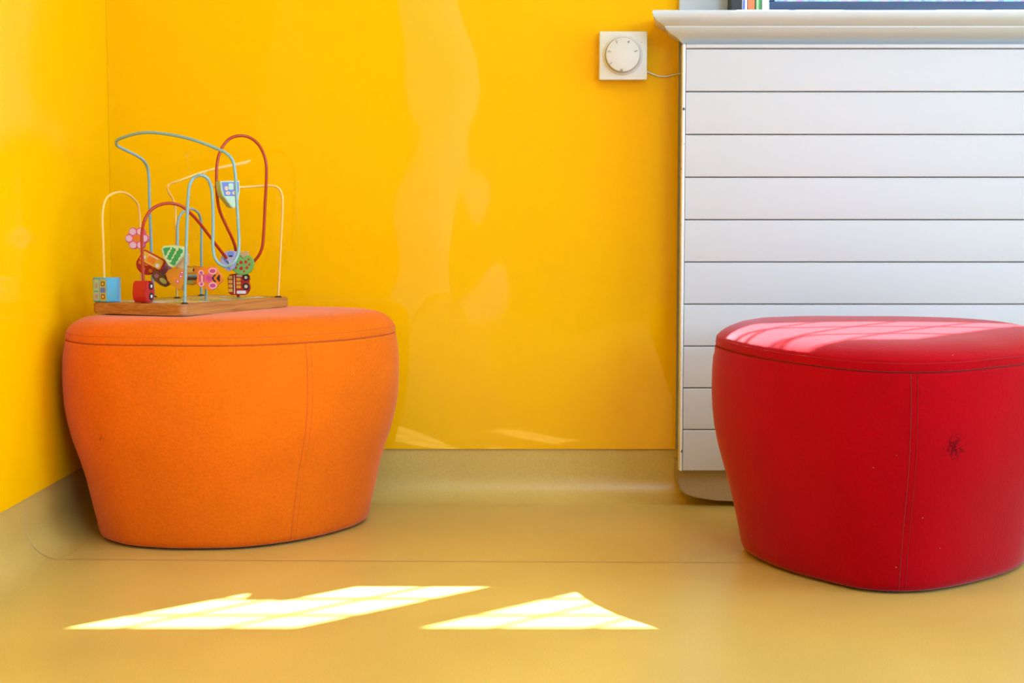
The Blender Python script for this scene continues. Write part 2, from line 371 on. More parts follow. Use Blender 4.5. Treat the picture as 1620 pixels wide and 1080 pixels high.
# ------------------------------------------------------------------ radiator
rad = empty('radiator', (0.278, 2.5, 0.0)); tag(rad, 'wide white radiator of ten horizontal flat slats under the window sill', 'radiator')
RX0, RX1, RZ0, RZ1 = 0.278, 1.52, 0.0630, 0.7575
def rl(p): return (p[0]-0.278, p[1]-2.5, p[2])
pitch = (RZ1-RZ0)/10
bm = bmesh.new()
z0, z1, y0, y1, L = 0.0005, pitch-0.0006, 0.0, 0.011, RX1-RX0-0.006
r_ = 0.0042
sec = [(y1, z0), (y0+0.001, z0), (y0, z0+0.001), (y0, z1-r_)] + [(y0 + r_*(1-cos(a))*0.8, z1 - r_ + r_*sin(a)) for a in (radians(30), radians(60), radians(90))] + [(y1, z1)]
A = [bm.verts.new((0.006, y, z)) for y, z in sec]; B = [bm.verts.new((L, y, z)) for y, z in sec]
for i in range(len(sec)):
    j = (i+1) % len(sec); bm.faces.new((A[i], B[i], B[j], A[j]))
bm.faces.new(A[::-1]); bm.faces.new(B)
first = finish(bm, 'slat', M['radiator'], rad, True, 25)
for i in range(10):
    o = first if i == 0 else first.copy()
    if i: COL.objects.link(o)
    o.parent = rad; o.location = (0, 0, RZ0 + i*pitch)
box('core_panel', rl((RX0+0.0055, 2.5112, RZ0+0.004)), rl((RX1-0.0055, 2.518, RZ1-0.004)), M['slat_gap'], rad)
box('side_cap', rl((RX0, 2.4995, RZ0)), rl((RX0+0.0052, 2.518, RZ1+0.007)), M['radiator_edge'], rad, 0.001, 1)
box('side_cap', rl((RX1-0.0052, 2.4995, RZ0)), rl((RX1, 2.518, RZ1+0.007)), M['radiator_edge'], rad, 0.001, 1)
box('top_cover', rl((RX0+0.0055, 2.4995, RZ1+0.0002)), rl((RX1-0.0055, 2.515, RZ1+0.0072)), M['radiator'], rad, 0.001, 1)
box('convector_core', rl((RX0+0.05, 2.5182, RZ0+0.02)), rl((RX1-0.05, 2.5555, RZ1-0.01)), M['radiator'], rad)
box('wall_bracket', rl((RX0+0.25, 2.556, 0.5)), rl((RX0+0.29, 2.5795, 0.56)), M['radiator'], rad)
box('wall_bracket', rl((RX0+0.95, 2.556, 0.5)), rl((RX0+0.99, 2.5795, 0.56)), M['radiator'], rad)

# ------------------------------------------------------------------ thermostat
yt = YB - 0.004
tc_ = P(986.3, 87.6, 2.55)
th = empty('thermostat', (tc_.x, yt, tc_.z)); tag(th, 'square white room thermostat with round dial on the yellow wall', 'thermostat')
hw = 0.0398
box('body', (-hw, -0.024, -hw), (hw, 0, hw), M['plastic'], th, 0.0018)
def lathe_y(name, prof, m, parent, seg=64, cx=0, cz=0):
    bm = bmesh.new(); rings = []
    for r, y in prof:
        rings.append([bm.verts.new((cx + r*cos(2*pi*k/seg), y, cz + r*sin(2*pi*k/seg))) for k in range(seg)])
    for A, B in zip(rings, rings[1:]):
        for k in range(seg): bm.faces.new((A[k], A[(k+1) % seg], B[(k+1) % seg], B[k]))
    bm.faces.new(rings[0]); bm.faces.new(rings[-1][::-1])
    return finish(bm, name, m, parent, True, 35)
lathe_y('dial_surround', [(0.0335, -0.0238), (0.0322, -0.0262), (0.0300, -0.0285), (0.0294, -0.0290), (0.0294, -0.0262)], M['plastic'], th, cx=-0.0014, cz=0.0005)
dl = lathe_y('dial', [(0.0286, -0.0262), (0.0284, -0.0345), (0.0278, -0.0358), (0.0265, -0.0364), (0.005, -0.0368)], M['dial'], th, cx=-0.0014, cz=0.0005)
def text(name, s, size, loc, rot, m, parent, depth=0.0002):
    c = bpy.data.curves.new(name, 'FONT'); c.body = s; c.size = size; c.align_x = 'CENTER'; c.align_y = 'CENTER'; c.extrude = depth
    o = bpy.data.objects.new(name, c); COL.objects.link(o)
    dg = bpy.context.evaluated_depsgraph_get(); me = bpy.data.meshes.new_from_object(o.evaluated_get(dg))
    bpy.data.objects.remove(o); ob = link(name, me, m, parent)
    ob.rotation_euler = (Matrix.Rotation(pi/2, 3, 'X') @ Matrix.Rotation(rot, 3, 'Z')).to_euler(); ob.location = loc
    return ob
for s, dx, dy, mm in (('3', -10.6, 19.2, 'pale_print'), ('4', 8.2, 19.2, 'grey_print'), ('5', 19.8, 5.0, 'grey_print'), ('1', -18.6, -13.4, 'grey_print'),
                  ('2', -21.0, 4.4, 'pale_print'), ('*', -2.2, -22.2, 'grey_print')):
    r = hypot(dx, dy)/22.5*0.0238; a = atan2(dy, dx)
    text('numeral', s, 0.0075 if s != '*' else 0.012, (-0.0014 + r*cos(a), -0.0369, 0.0005 + r*sin(a)), a - pi/2, M[mm], dl)
for deg in (98, 111, 133, 143, 152, 168, 188, 205):
    a = radians(deg); r = 0.0243
    o = box('tick_mark', (-0.0008, -0.0003, -0.0002), (0.0008, 0, 0.0002), M['pale_print'], dl); o.location = (-0.0014 + r*cos(a), -0.0366, 0.0005 + r*sin(a)); o.rotation_euler = (0, -a, 0)
lathe_y('pointer_dot', [(0.0011, -0.0238), (0.0011, -0.0243), (0.0009, -0.0244)], M['grey_print'], th, 16, cx=-0.0012, cz=0.0328)
lathe_y('printed_mark', [(0.0009, -0.0238), (0.0009, -0.0242), (0.0007, -0.0243)], M['pale_print'], th, 12, cx=0.030, cz=0.0215)
cb = [P(1022, 113, 2.573), P(1032, 117, 2.573), P(1043, 120.5, 2.5735), P(1054, 121, 2.5738), P(1066, 118.5, 2.5738), P(1080, 115, 2.5738)]
o = tube('cable', catmull(cb, 6), 0.0013, M['plastic'], None, 8); tag(o, 'thin white cable curving from the thermostat to the radiator edge', 'cable')
o.parent = None

# ------------------------------------------------------------------ poufs
def closed_smooth(pts, n):
    c = catmull([Vector((x, y, 0)) for x, y in pts], 16, True)
    for _ in range(6):
        c = [(c[i-1] + c[i]*2 + c[(i+1) % len(c)])/4 for i in range(len(c))]
    # resample evenly
    d = [0]
    for i in range(len(c)): d.append(d[-1] + (c[(i+1) % len(c)] - c[i]).length)
    res = []
    j = 0
    for k in range(n):
        s = d[-1]*k/n
        while d[j+1] < s: j += 1
        f_ = (s-d[j])/(d[j+1]-d[j]); res.append(c[j].lerp(c[(j+1) % len(c)], f_))
    return res
def pouf(name, outline, zs, ztop, sidefn, m, mdark, label, seam_idx_px, crown, tilt=0.0, ytilt=0.0, stitch_v=True):
    """outline: plan points at rim; zs: height of the top seam; sidefn: list of (inset, z) bottom to top."""
    N = 192
    c = closed_smooth(outline, N)
    cen = sum(c, Vector())/N
    nrm = []
    for i in range(N):
        tg = (c[(i+1) % N] - c[i-1]).normalized(); n_ = Vector((tg.y, -tg.x, 0))
        if n_.dot(c[i]-cen) < 0: n_ = -n_
        nrm.append(n_)
    root = empty(name, (cen.x, cen.y, 0)); tag(root, label, 'pouf')
    def tz(y, z): return z + tilt*(y + cen.y - ytilt)*min(1, max(0, z/zs))
    wob = [0.0010*noise.noise(Vector((c[i].x*9, c[i].y*9, 3))) for i in range(N)]
    def ring(bm, inset, z, sag=0.0):
        out = []
        for i in range(N):
            y = c[i].y - nrm[i].y*inset - cen.y
            out.append(bm.verts.new((c[i].x - nrm[i].x*inset - cen.x, y, tz(y, z) + min(1, z/zs)*wob[i])))
        return out
    def lace(bm, A, B):
        for k in range(N): bm.faces.new((A[k], A[(k+1) % N], B[(k+1) % N], B[k]))
    bm = bmesh.new()
    prof_ = sidefn + [(0.0034, zs-0.012), (0.0042, zs-0.004), (0.0050, zs-0.0013), (0.0080, zs-0.0004), (0.02, zs)]
    rings = [ring(bm, a, z) for a, z in prof_]
    for A, B in zip(rings, rings[1:]): lace(bm, A, B)
    bm.faces.new(rings[0][::-1])
    side = finish(bm, 'side_cover', m, root, True, 60)
    # top cover
    bm = bmesh.new(); H = ztop - zs
    tp = [(0.020, zs), (0.0080, zs+0.0004), (0.0054, zs+0.0013), (0.0050, zs+0.004), (0.0062, zs+0.0105), (0.0066, zs+0.0114)]
    tp2 = [(0.0070, zs+0.0112), (0.0074, zs+0.0124)]
    tp2 += [(a, zs + 0.012 + (H-0.012)*q) for a, q in crown]
    rings = [ring(bm, a, z) for a, z in tp + tp2]
    lastz = tp2[-1][1]; base = [v.co.copy() for v in rings[-1]]
    for s in (0.75, 0.5, 0.25, 0.06):
        rr = [bm.verts.new((b_.x*s, b_.y*s, tz(b_.y*s, ztop - (ztop-lastz)*(s**2.2)))) for b_ in base]
        rings.append(rr)
    for A, B in zip(rings, rings[1:]): lace(bm, A, B)
    bm.faces.new(rings[-1])
    top = finish(bm, 'top_cover', m, root, True, 60)
    # stitched seams
    def seam_ring(nm, inset, z, r, mm, par):
        pts = [Vector((c[i].x - nrm[i].x*inset - cen.x, c[i].y - nrm[i].y*inset - cen.y, tz(c[i].y - nrm[i].y*inset - cen.y, z)+wob[i])) for i in range(N)]
        return tube(nm, pts, r, mm, par, 6, True)
    seam_ring('seam_line', 0.0066, zs+0.0003, 0.0007, mdark, top)
    seam_ring('stitch_line', 0.0066, zs+0.0110, 0.00045, mdark, top)
    for idx in seam_idx_px:
        # vertical seam at the outline point nearest to the pixel's bearing, on the near side
        best = min(range(N), key=lambda i: (abs(c[i].x/c[i].y - (idx-810)/F_PX) + (0 if nrm[i].y < 0 else 9)))
        pts = [Vector((c[best].x - nrm[best].x*a - cen.x, c[best].y - nrm[best].y*a - cen.y, z)) for a, z in prof_[1:-2]]
        pts = catmull(pts, 4)
        tube('seam_line', pts, 0.0006, mdark, side, 6)
        tgv = Vector((nrm[best].y, -nrm[best].x, 0))*0.0085
        for q in (-1,):
            tube('stitch_line', [v + tgv*q + nrm[best]*-0.0002 for v in pts], 0.0003, mdark, side, 6)
    # recessed dark base disc
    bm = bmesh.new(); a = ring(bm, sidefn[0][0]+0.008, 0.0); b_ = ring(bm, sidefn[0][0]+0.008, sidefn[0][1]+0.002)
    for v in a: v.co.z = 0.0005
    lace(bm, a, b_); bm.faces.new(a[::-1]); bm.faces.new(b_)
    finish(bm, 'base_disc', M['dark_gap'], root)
    return root, cen
side_o = [(0.056, 0.0035), (0.052, 0.006), (0.0485, 0.014), (0.045, 0.032), (0.0375, 0.064), (0.0305, 0.096), (0.022, 0.124), (0.0125, 0.152), (0.006, 0.178), (0.0016, 0.205), (0.0, 0.235), (0.0003, 0.265), (0.0018, 0.282)]
o_out = [(-0.657, 2.300), (-0.6665, 2.235), (-0.600, 2.152), (-0.530, 2.122), (-0.4621, 2.114), (-0.3752, 2.126), (-0.2967, 2.173), (-0.2320, 2.247), (-0.186, 2.345),
         (-0.183, 2.43), (-0.225, 2.505), (-0.32, 2.545), (-0.43, 2.545), (-0.54, 2.52), (-0.62, 2.44)]
def shift(out, d):
    return out
M['orange'] = fabric('orange_felt', (0.78, 0.145, 0.005), (1.0, 0.8, 0.7), [((-0.165, -0.185, 0.165), 0.009, (0.15, 0.03, 0.01)), ((0.21, -0.05, 0.13), 0.007, (0.2, 0.04, 0.01))])
M['orange_seam'] = mat('orange_thread', (0.58, 0.10, 0.006), 0.9)
po, co = pouf('pouf', o_out, 0.3015, 0.3395, side_o, M['orange'], M['orange_seam'],
          'orange felt pouf in the corner with a bead maze on top', [485],
          [(0.0100, 0.20), (0.0150, 0.42), (0.0225, 0.62), (0.034, 0.80), (0.050, 0.91)])
side_r = [(0.052, 0.0035), (0.048, 0.006), (0.0445, 0.014), (0.041, 0.032), (0.034, 0.064), (0.026, 0.096), (0.0175, 0.124), (0.0095, 0.152), (0.004, 0.178), (0.001, 0.205), (0.0, 0.228), (0.0005, 0.255), (0.0018, 0.272)]
r_out = [(0.304, 2.238), (0.286, 2.150), (0.318, 2.025), (0.372, 1.935), (0.4150, 1.885), (0.455, 1.865), (0.497, 1.858), (0.561, 1.872), (0.655, 1.935),
         (0.735, 2.02), (0.775, 2.12), (0.755, 2.235), (0.67, 2.315), (0.55, 2.345), (0.43, 2.345), (0.345, 2.31)]
M['red'] = fabric('red_felt', (0.38, 0.0012, 0.006), (1.0, 0.80, 0.86), [((0.022, -0.237, 0.196), 0.024, (0.04, 0.002, 0.004))], 0.32)
M['red_seam'] = mat('red_thread', (0.24, 0.001, 0.004), 0.9)
pr, cr = pouf('pouf', r_out, 0.2890, 0.3230, side_r, M['red'], M['red_seam'],
          'red felt pouf in front of the white radiator, sunlight on its top', [1446],
          [(0.0110, 0.18), (0.0180, 0.39), (0.0300, 0.60), (0.050, 0.79), (0.070, 0.88)], 0.035, 1.87)

# ------------------------------------------------------------------ bead maze
ZB = 0.356
A65 = radians(65); ax = Vector((cos(A65), sin(A65), 0)); bx_ = Vector((-ax.y, ax.x, 0))
F0 = Vector((-0.4745, 2.187, 0)); BL, BW, BT = 0.28, 0.17, 0.0165
def wood(name, base, dark, scale=(3, 9, 60)):
    m = mat(name, base, 0.45); nt = m.node_tree; b = nt.nodes['Principled BSDF']; tc = nt.nodes.new('ShaderNodeTexCoord')
    mp = nt.nodes.new('ShaderNodeMapping'); mp.inputs['Scale'].default_value = scale
    wv = nt.nodes.new('ShaderNodeTexNoise'); wv.inputs['Scale'].default_value = 4; wv.inputs['Detail'].default_value = 4; wv.inputs['Distortion'].default_value = 1.2
    mx = nt.nodes.new('ShaderNodeMix'); mx.data_type = 'RGBA'; mx.inputs[6].default_value = (*base, 1); mx.inputs[7].default_value = (*dark, 1)
    mr = nt.nodes.new('ShaderNodeMapRange'); mr.inputs[1].default_value = 0.4; mr.inputs[2].default_value = 0.65
    nt.links.new(tc.outputs['Object'], mp.inputs[0]); nt.links.new(mp.outputs[0], wv.inputs['Vector']); nt.links.new(wv.outputs[0], mr.inputs[0])
    nt.links.new(mr.outputs[0], mx.inputs[0]); nt.links.new(mx.outputs[2], b.inputs['Base Color'])
    return m
M['wood'] = wood('varnished_pine', (0.52, 0.21, 0.045), (0.36, 0.12, 0.02))
M['bead_wood'] = wood('bead_wood', (0.68, 0.44, 0.22), (0.55, 0.33, 0.15), (20, 60, 60))
maze = empty('bead_maze', (F0.x, F0.y, ZB-BT), A65)
tag(maze, 'wooden bead maze toy with coloured looping wires, standing on the orange pouf', 'toy')
MI = Matrix.Rotation(-A65, 4, 'Z') @ Matrix.Translation((-F0.x, -F0.y, -(ZB-BT)))
def rrect(x0, y0, x1, y1, r, seg=6):
    out = []
    for cx, cy, a0 in ((x1-r, y0+r, -90), (x1-r, y1-r, 0), (x0+r, y1-r, 90), (x0+r, y0+r, 180)):
        for k in range(seg+1):
            a = radians(a0 + 90*k/seg); out.append((cx + r*cos(a), cy + r*sin(a)))
    return out
def plate(name, outline, z0, z1, m, parent, bev=0.0):
    bm = bmesh.new(); A = [bm.verts.new((x, y, z0)) for x, y in outline]; B = [bm.verts.new((x, y, z1)) for x, y in outline]
    n = len(outline)
    for i in range(n): bm.faces.new((A[i], A[(i+1) % n], B[(i+1) % n], B[i]))
    fb = bm.faces.new(A[::-1]); ft = bm.faces.new(B)
    if bev: bmesh.ops.bevel(bm, geom=list(fb.edges)+list(ft.edges), offset=bev, segments=2, affect='EDGES')
    return finish(bm, name, m, parent, True, 40)
plate('base_board', rrect(0, 0, BL, BW, 0.012), 0, BT, M['wood'], maze, 0.0018)
# printed playmat sheet glued on the board
mp_ = mat('printed_sheet', (0.4, 0.5, 0.4), 0.25); nt = mp_.node_tree; b = nt.nodes['Principled BSDF']
tc = nt.nodes.new('ShaderNodeTexCoord'); vo = nt.nodes.new('ShaderNodeTexVoronoi'); vo.inputs['Scale'].default_value = 42
ns = nt.nodes.new('ShaderNodeTexNoise'); ns.inputs['Scale'].default_value = 30; nt.links.new(tc.outputs['Object'], ns.inputs['Vector'])
mv = nt.nodes.new('ShaderNodeMix'); mv.data_type = 'RGBA'; mv.inputs[0].default_value = 0.04
nt.links.new(tc.outputs['Object'], mv.inputs[6]); nt.links.new(ns.outputs['Color'], mv.inputs[7]); nt.links.new(mv.outputs[2], vo.inputs['Vector'])
cr_ = nt.nodes.new('ShaderNodeValToRGB'); cr_.color_ramp.interpolation = 'CONSTANT'
el = cr_.color_ramp.elements; cols = [(0.30, 0.40, 0.10), (0.55, 0.50, 0.65), (0.12, 0.35, 0.16), (0.60, 0.50, 0.20), (0.35, 0.45, 0.60), (0.25, 0.42, 0.15), (0.6, 0.3, 0.35)]
for i, c_ in enumerate(cols):
    e_ = el[i] if i < 2 else el.new(i/len(cols))
    e_.position = i/len(cols); e_.color = (*c_, 1)
sep = nt.nodes.new('ShaderNodeSeparateColor'); nt.links.new(vo.outputs['Color'], sep.inputs[0]); nt.links.new(sep.outputs[0], cr_.inputs[0]); nt.links.new(cr_.outputs[0], b.inputs['Base Color'])
plate('printed_sheet', rrect(0.022, 0.022, BL-0.022, BW-0.022, 0.006), BT, BT+0.0004, mp_, maze)

M['wire_yellow'] = mat('wire_yellow', (0.88, 0.55, 0.16), 0.3); M['wire_blue'] = mat('wire_blue', (0.23, 0.41, 0.48), 0.3); M['wire_red'] = mat('wire_red', (0.42, 0.028, 0.007), 0.3)
M['black_rubber'] = mat('black_rubber', (0.015, 0.015, 0.016), 0.5)
def onboard(px, Y):
    """foot of a wire: on the board top at bearing px and depth Y"""
    X = (px-810)/F_PX*(Y*cos(PITCH) + (CAM_H-ZB)*sin(PITCH)); return Vector((X, Y, ZB))
def wire(name, pts, r, m, label=None, feet=(True, True)):
    w_ = [p if isinstance(p, Vector) else P(*p) for p in pts]
    o = tube(name, [MI @ v for v in catmull(w_, 7)], r, m, maze, 10)
    if label: o['label'] = label
    for f_, v in ((feet[0], w_[0]), (feet[1], w_[-1])):
        if f_:
            q = MI @ v
            bm = bmesh.new(); rings = []
            for rr, z in ((0.0058, 0.0), (0.0058, 0.0007), (0.0045, 0.0019), (0.0024, 0.0026)):
                rings.append([bm.verts.new((q.x + rr*cos(k*pi/8), q.y + rr*sin(k*pi/8), BT + z)) for k in range(16)])
            for A, B in zip(rings, rings[1:]):
                for k in range(16): bm.faces.new((A[k], A[(k+1) % 16], B[(k+1) % 16], B[k]))
            bm.faces.new(rings[0]); bm.faces.new(rings[-1])
            finish(bm, 'wire_cap', M['black_rubber'], o, True, 40)
    return o
WY = 0.0019
wire('wire', [onboard(167, 2.262), (165, 440, 2.262), (163, 380, 2.262), (162, 340, 2.265), (164.5, 322, 2.27), (172, 310, 2.29), (184, 304.5, 2.31), (197, 305, 2.34), (209, 312, 2.37), (218, 323, 2.39), (221, 340, 2.395), (222, 380, 2.395), (223, 420, 2.395), onboard(223.5, 2.395)],
     WY, M['wire_yellow'], 'low pale yellow wire arch at the left end')
wire('wire', [onboard(243, 2.42), (241, 430, 2.42), (239, 380, 2.42), (236.5, 320, 2.42), (235.5, 280, 2.42), (233, 264, 2.415), (227, 254, 2.40), (216, 246, 2.38), (200, 238, 2.35), (188, 232, 2.33), (183.5, 227, 2.315), (186, 221.5, 2.305), (196, 217, 2.295), (215, 211.5, 2.28), (235, 209.5, 2.27), (260, 211.5, 2.26), (290, 217, 2.25), (320, 226, 2.24), (345, 236, 2.235), (360, 244, 2.23), (368, 254, 2.23), (371.5, 270, 2.23), (374, 310, 2.23), (376.5, 350, 2.23), (378, 385, 2.23), (376, 403, 2.225), (369, 416, 2.22), (358.5, 421, 2.22), (348, 418, 2.22), (340, 408, 2.22), (337, 393, 2.22), (337, 360, 2.22), (336.5, 320, 2.22), (334, 296, 2.22), (328, 282, 2.215), (317.5, 277, 2.21), (307, 281, 2.21), (300, 293, 2.205), (297.5, 312, 2.205), (295.5, 360, 2.205), (293.5, 420, 2.205), onboard(292, 2.205)],
     0.0024, M['wire_blue'], 'tall pale blue wire swooping across the top')
wire('wire', [onboard(229, 2.24), (226.5, 440, 2.24), (225, 400, 2.24), (225, 365, 2.24), (229, 348, 2.24), (239, 332, 2.25), (254, 323.5, 2.26), (271, 321.5, 2.27), (287, 326, 2.28), (301, 337, 2.29), (316, 353, 2.31), (332, 374, 2.33), (348, 395, 2.35), (361, 411, 2.37), (370, 421, 2.38), (380, 424, 2.39), (392, 421, 2.395), (402, 413, 2.40), (410, 403, 2.40), (414.5, 392, 2.40), (417, 370, 2.40), (419.5, 320, 2.40), (421.5, 280, 2.40), (420.5, 255, 2.40), (412, 233, 2.40), (398, 219, 2.40), (381, 214.5, 2.39), (364, 219, 2.38), (351, 234, 2.37), (344, 255, 2.36), (342.5, 285, 2.355), (344, 315, 2.355), (347.5, 333, 2.36), (357, 355, 2.37), (367, 376, 2.38), (372, 390, 2.39), (374, 405, 2.40), (376, 440, 2.41), onboard(377, 2.41)],
     0.0024, M['wire_red'], 'red wire with a low arch and a tall loop', (True, False))
wire('wire', [onboard(440, 2.415), (442, 430, 2.415), (445, 370, 2.415), (447, 325, 2.415), (446, 308, 2.415), (441, 298, 2.415), (432, 294, 2.415), (410, 294.5, 2.41), (385, 296, 2.39), (362, 297, 2.37), (346, 297, 2.36), (335, 292.5, 2.36), (327, 284, 2.37), (322, 276.5, 2.385), (326, 271.5, 2.40), (336, 267.5, 2.42), (355, 263, 2.45), (378, 258.5, 2.48), (391, 255.5, 2.50), (395.5, 254, 2.505), (391, 257, 2.50), (376, 260.5, 2.47), (350, 265, 2.43), (330, 269.5, 2.40), (305, 277.5, 2.37), (283, 286, 2.36), (269, 291, 2.36), (265, 296, 2.36), (267, 304, 2.365), (273, 314, 2.375), (277, 325, 2.38), (278, 345, 2.38), (279, 400, 2.38), (279.5, 440, 2.38), onboard(280, 2.38)],
     WY, M['wire_yellow'], 'tall pale yellow wire at the right end', (True, True))
wire('wire', [onboard(318.5, 2.465), (318.5, 440, 2.465), (318.5, 400, 2.465), (318, 350, 2.46), (314.5, 338, 2.45), (306, 331, 2.43), (296, 331.5, 2.40), (286, 339, 2.385), (281.5, 352, 2.38), (281, 375, 2.375), (281.5, 405, 2.365), (284, 424, 2.35), (290, 433, 2.34), (300, 436.5, 2.335), (313, 436.5, 2.33), (320, 437.5, 2.335), (325, 442, 2.345), (326, 450, 2.35), onboard(326, 2.355)],
     0.0021, M['wire_blue'], 'small pale blue wire arch in the middle', (True, False))

# beads -------------------------------------------------------------
def col(name, c, rough=0.35): 
    if name not in M: M[name] = mat(name, c, rough)
    return M[name]
pale_pink = col('bead_pale_pink', (0.80, 0.50, 0.62)); pink = col('bead_pink', (0.75, 0.10, 0.27)); b_orange = col('bead_orange', (0.85, 0.22, 0.02))
b_red = col('bead_red', (0.50, 0.012, 0.018)); b_yel = col('bead_yellow', (0.80, 0.42, 0.05)); b_green = col('bead_green', (0.03, 0.33, 0.09)); b_mint = col('bead_mint', (0.55, 0.72, 0.42))
b_lime = col('bead_leaf_green', (0.16, 0.42, 0.10)); b_sky = col('bead_sky_blue', (0.09, 0.42, 0.66)); b_blue = col('bead_blue', (0.12, 0.17, 0.50)); b_black = col('bead_black', (0.02, 0.015, 0.025))
b_white = col('bead_white', (0.75, 0.72, 0.80)); b_brown = col('bead_brown', (0.14, 0.045, 0.02)); b_plum = col('bead_plum', (0.36, 0.10, 0.14)); b_amber = col('bead_amber', (0.72, 0.25, 0.015))
b_mag = col('bead_magenta', (0.62, 0.06, 0.25)); b_olive = col('bead_olive', (0.44, 0.42, 0.10)); b_ygreen = col('bead_pale_green', (0.42, 0.60, 0.42)); b_lilac = col('bead_lilac', (0.40, 0.40, 0.66))
def circ(cx, cy, rx, ry=None, n=20, rot=0):
    ry = ry or rx
    return [(cx + rx*cos(2*pi*k/n)*cos(rot) - ry*sin(2*pi*k/n)*sin(rot), cy + rx*cos(2*pi*k/n)*sin(rot) + ry*sin(2*pi*k/n)*cos(rot)) for k in range(n)]
def quad(x0, y0, x1, y1, r=0.0, rot=0):
    pts = rrect(x0, y0, x1, y1, r, 3) if r else [(x0, y0), (x1, y0), (x1, y1), (x0, y1)]
    cx, cy = (x0+x1)/2, (y0+y1)/2
    return [(cx + (x-cx)*cos(rot) - (y-cy)*sin(rot), cy + (x-cx)*sin(rot) + (y-cy)*cos(rot)) for x, y in pts]
def solid(name, outline, y0, y1, m, parent, bev=0.0):
    """outline in metres in the local x/z plane, extruded along local y"""
    bm = bmesh.new(); A = [bm.verts.new((x, y0, z)) for x, z in outline]; B = [bm.verts.new((x, y1, z)) for x, z in outline]; n = len(outline)
    for i in range(n): bm.faces.new((A[i], A[(i+1) % n], B[(i+1) % n], B[i]))
    fa = bm.faces.new(A[::-1]); fb = bm.faces.new(B)
    if bev: bmesh.ops.bevel(bm, geom=list(fa.edges)+list(fb.edges), offset=bev, segments=2, affect='EDGES')
    return finish(bm, name, m, parent, True, 40)
def bead(name, cx, cy, Y, outline, thick, m, label, prints=(), yaw=0.0, pitch_=0.0, bev=0.001):
    """all 2-D shapes are given in photo pixels relative to the bead centre, y up; yaw turns the bead about the vertical"""
    s = Y/F_PX
    c = MI @ P(cx, cy, Y)
    def sc(pts): return [(x*s/cos(yaw), y*s) for x, y in pts]
    o = solid(name, sc(outline), 0, thick, m, maze, bev)
    o.location = c
    rot = Matrix.Rotation(-A65, 3, 'Z') @ Matrix.Rotation(yaw, 3, 'Z') @ Matrix.Rotation(pitch_, 3, 'X')
    o.rotation_euler = rot.to_euler()
    o['label'] = label
    for k, pr_ in enumerate(prints):
        nm, shp, pm = pr_[:3]; lv = pr_[3] if len(pr_) > 3 else 1
        solid(nm, sc(shp), -0.00022*lv, 0.0002, pm, o)
    return o
# pink flower
fl = []
for k in range(72):
    a = 2*pi*k/72; r = 13.3 + 5.3*abs(cos(3*(a)))**0.7 ; fl.append((r*cos(a), r*sin(a)))
fp = [('petal', circ(12.2*cos(a), 12.2*sin(a), 5.4, 5.0), pale_pink) for a in [radians(60*k) for k in range(6)]] + [('flower_centre', circ(0, 0, 6), b_orange), ('flower_centre', circ(0, 0, 2.2), b_amber, 2)]
bead('flower_bead', 216.2, 377, 2.385, fl, 0.010, pink, 'pink flower shaped bead', fp)
# orange bus tilted
R28 = radians(-28)
def rot2(pts, a): return [(x*cos(a)-y*sin(a), x*sin(a)+y*cos(a)) for x, y in pts]
bus = rot2(quad(-20, -9.5, 20, 9.5, 4), R28)
bead('bus_bead', 240, 411.5, 2.30, bus, 0.012, b_red, 'small orange and yellow bus bead lying tilted',
     [('bus_side', rot2(quad(-18, -8, 18, 8, 3), R28), b_yel), ('bus_window', rot2(quad(-7, -5, 6, 4.5, 1), R28), b_orange, 2), ('wheel', rot2(circ(-13, -1, 3), R28), b_white, 2), ('wheel', rot2(circ(12, -3.5, 3.2), R28), b_white, 2), ('bus_window', rot2(quad(-8, 5, 8, 7.4), R28), col('bead_cream', (0.8, 0.6, 0.4)), 2)])
# red strawberry disc
bead('strawberry_bead', 234, 418, 2.335, circ(0, 0, 19, 17), 0.012, b_red, 'round red bead with orange spots',
     [('spot', circ(x, y, r, r), b_orange) for x, y, r in ((-2, 2, 4.5), (8, -3, 3), (4, -10, 3), (-7, -7, 3), (-12, 3, 3), (12, -9, 2.6))])
# tree
T0 = radians(38)
tree = [(-20, 12), (-16, 17), (-8, 17.5), (-2, 18), (4, 17), (9, 16.5), (14, 15.5), (16, 10), (14, 2), (8, -5), (4, -11), (1, -15), (-4, -16.5), (-9, -14), (-12, -8), (-16, -2), (-18, 3), (-17, 7)]
def band(c0, c1, wv, ww):
    out = []; n = 9
    dx, dy = c1[0]-c0[0], c1[1]-c0[1]; L = hypot(dx, dy); nx, ny = -dy/L, dx/L
    for k in range(n): f_ = k/(n-1); o_ = ww + wv*(k % 2); out.append((c0[0]+dx*f_ + nx*o_, c0[1]+dy*f_ + ny*o_))
    for k in range(n-1, -1, -1): f_ = k/(n-1); o_ = ww + wv*((k+1) % 2); out.append((c0[0]+dx*f_ - nx*o_, c0[1]+dy*f_ - ny*o_))
    return out
bead('tree_bead', 275, 406, 2.28, tree, 0.014, b_mint, 'green tree bead with three wavy leaf bands',
     [('leaf_band', [(-17, 13), (-12, 14.5), (-5, 15), (-6, 11.5), (-9, 9), (-10.5, 5), (-12, 2.5), (-13.5, 1), (-15, 4), (-15.5, 9)], b_green),
      ('leaf_band', band((1, 13.5), (-8.5, -4.5), 1.5, 2.5), b_green), ('leaf_band', band((12, 12), (-3, -12.5), 1.6, 3.0), b_green)])
bead('wood_bead', 287, 412, 2.30, [(-12, 12), (9, 12), (9, -8), (2, -14), (-8, -12)], 0.018, M['bead_wood'], 'plain wood tree trunk bead behind the tree')
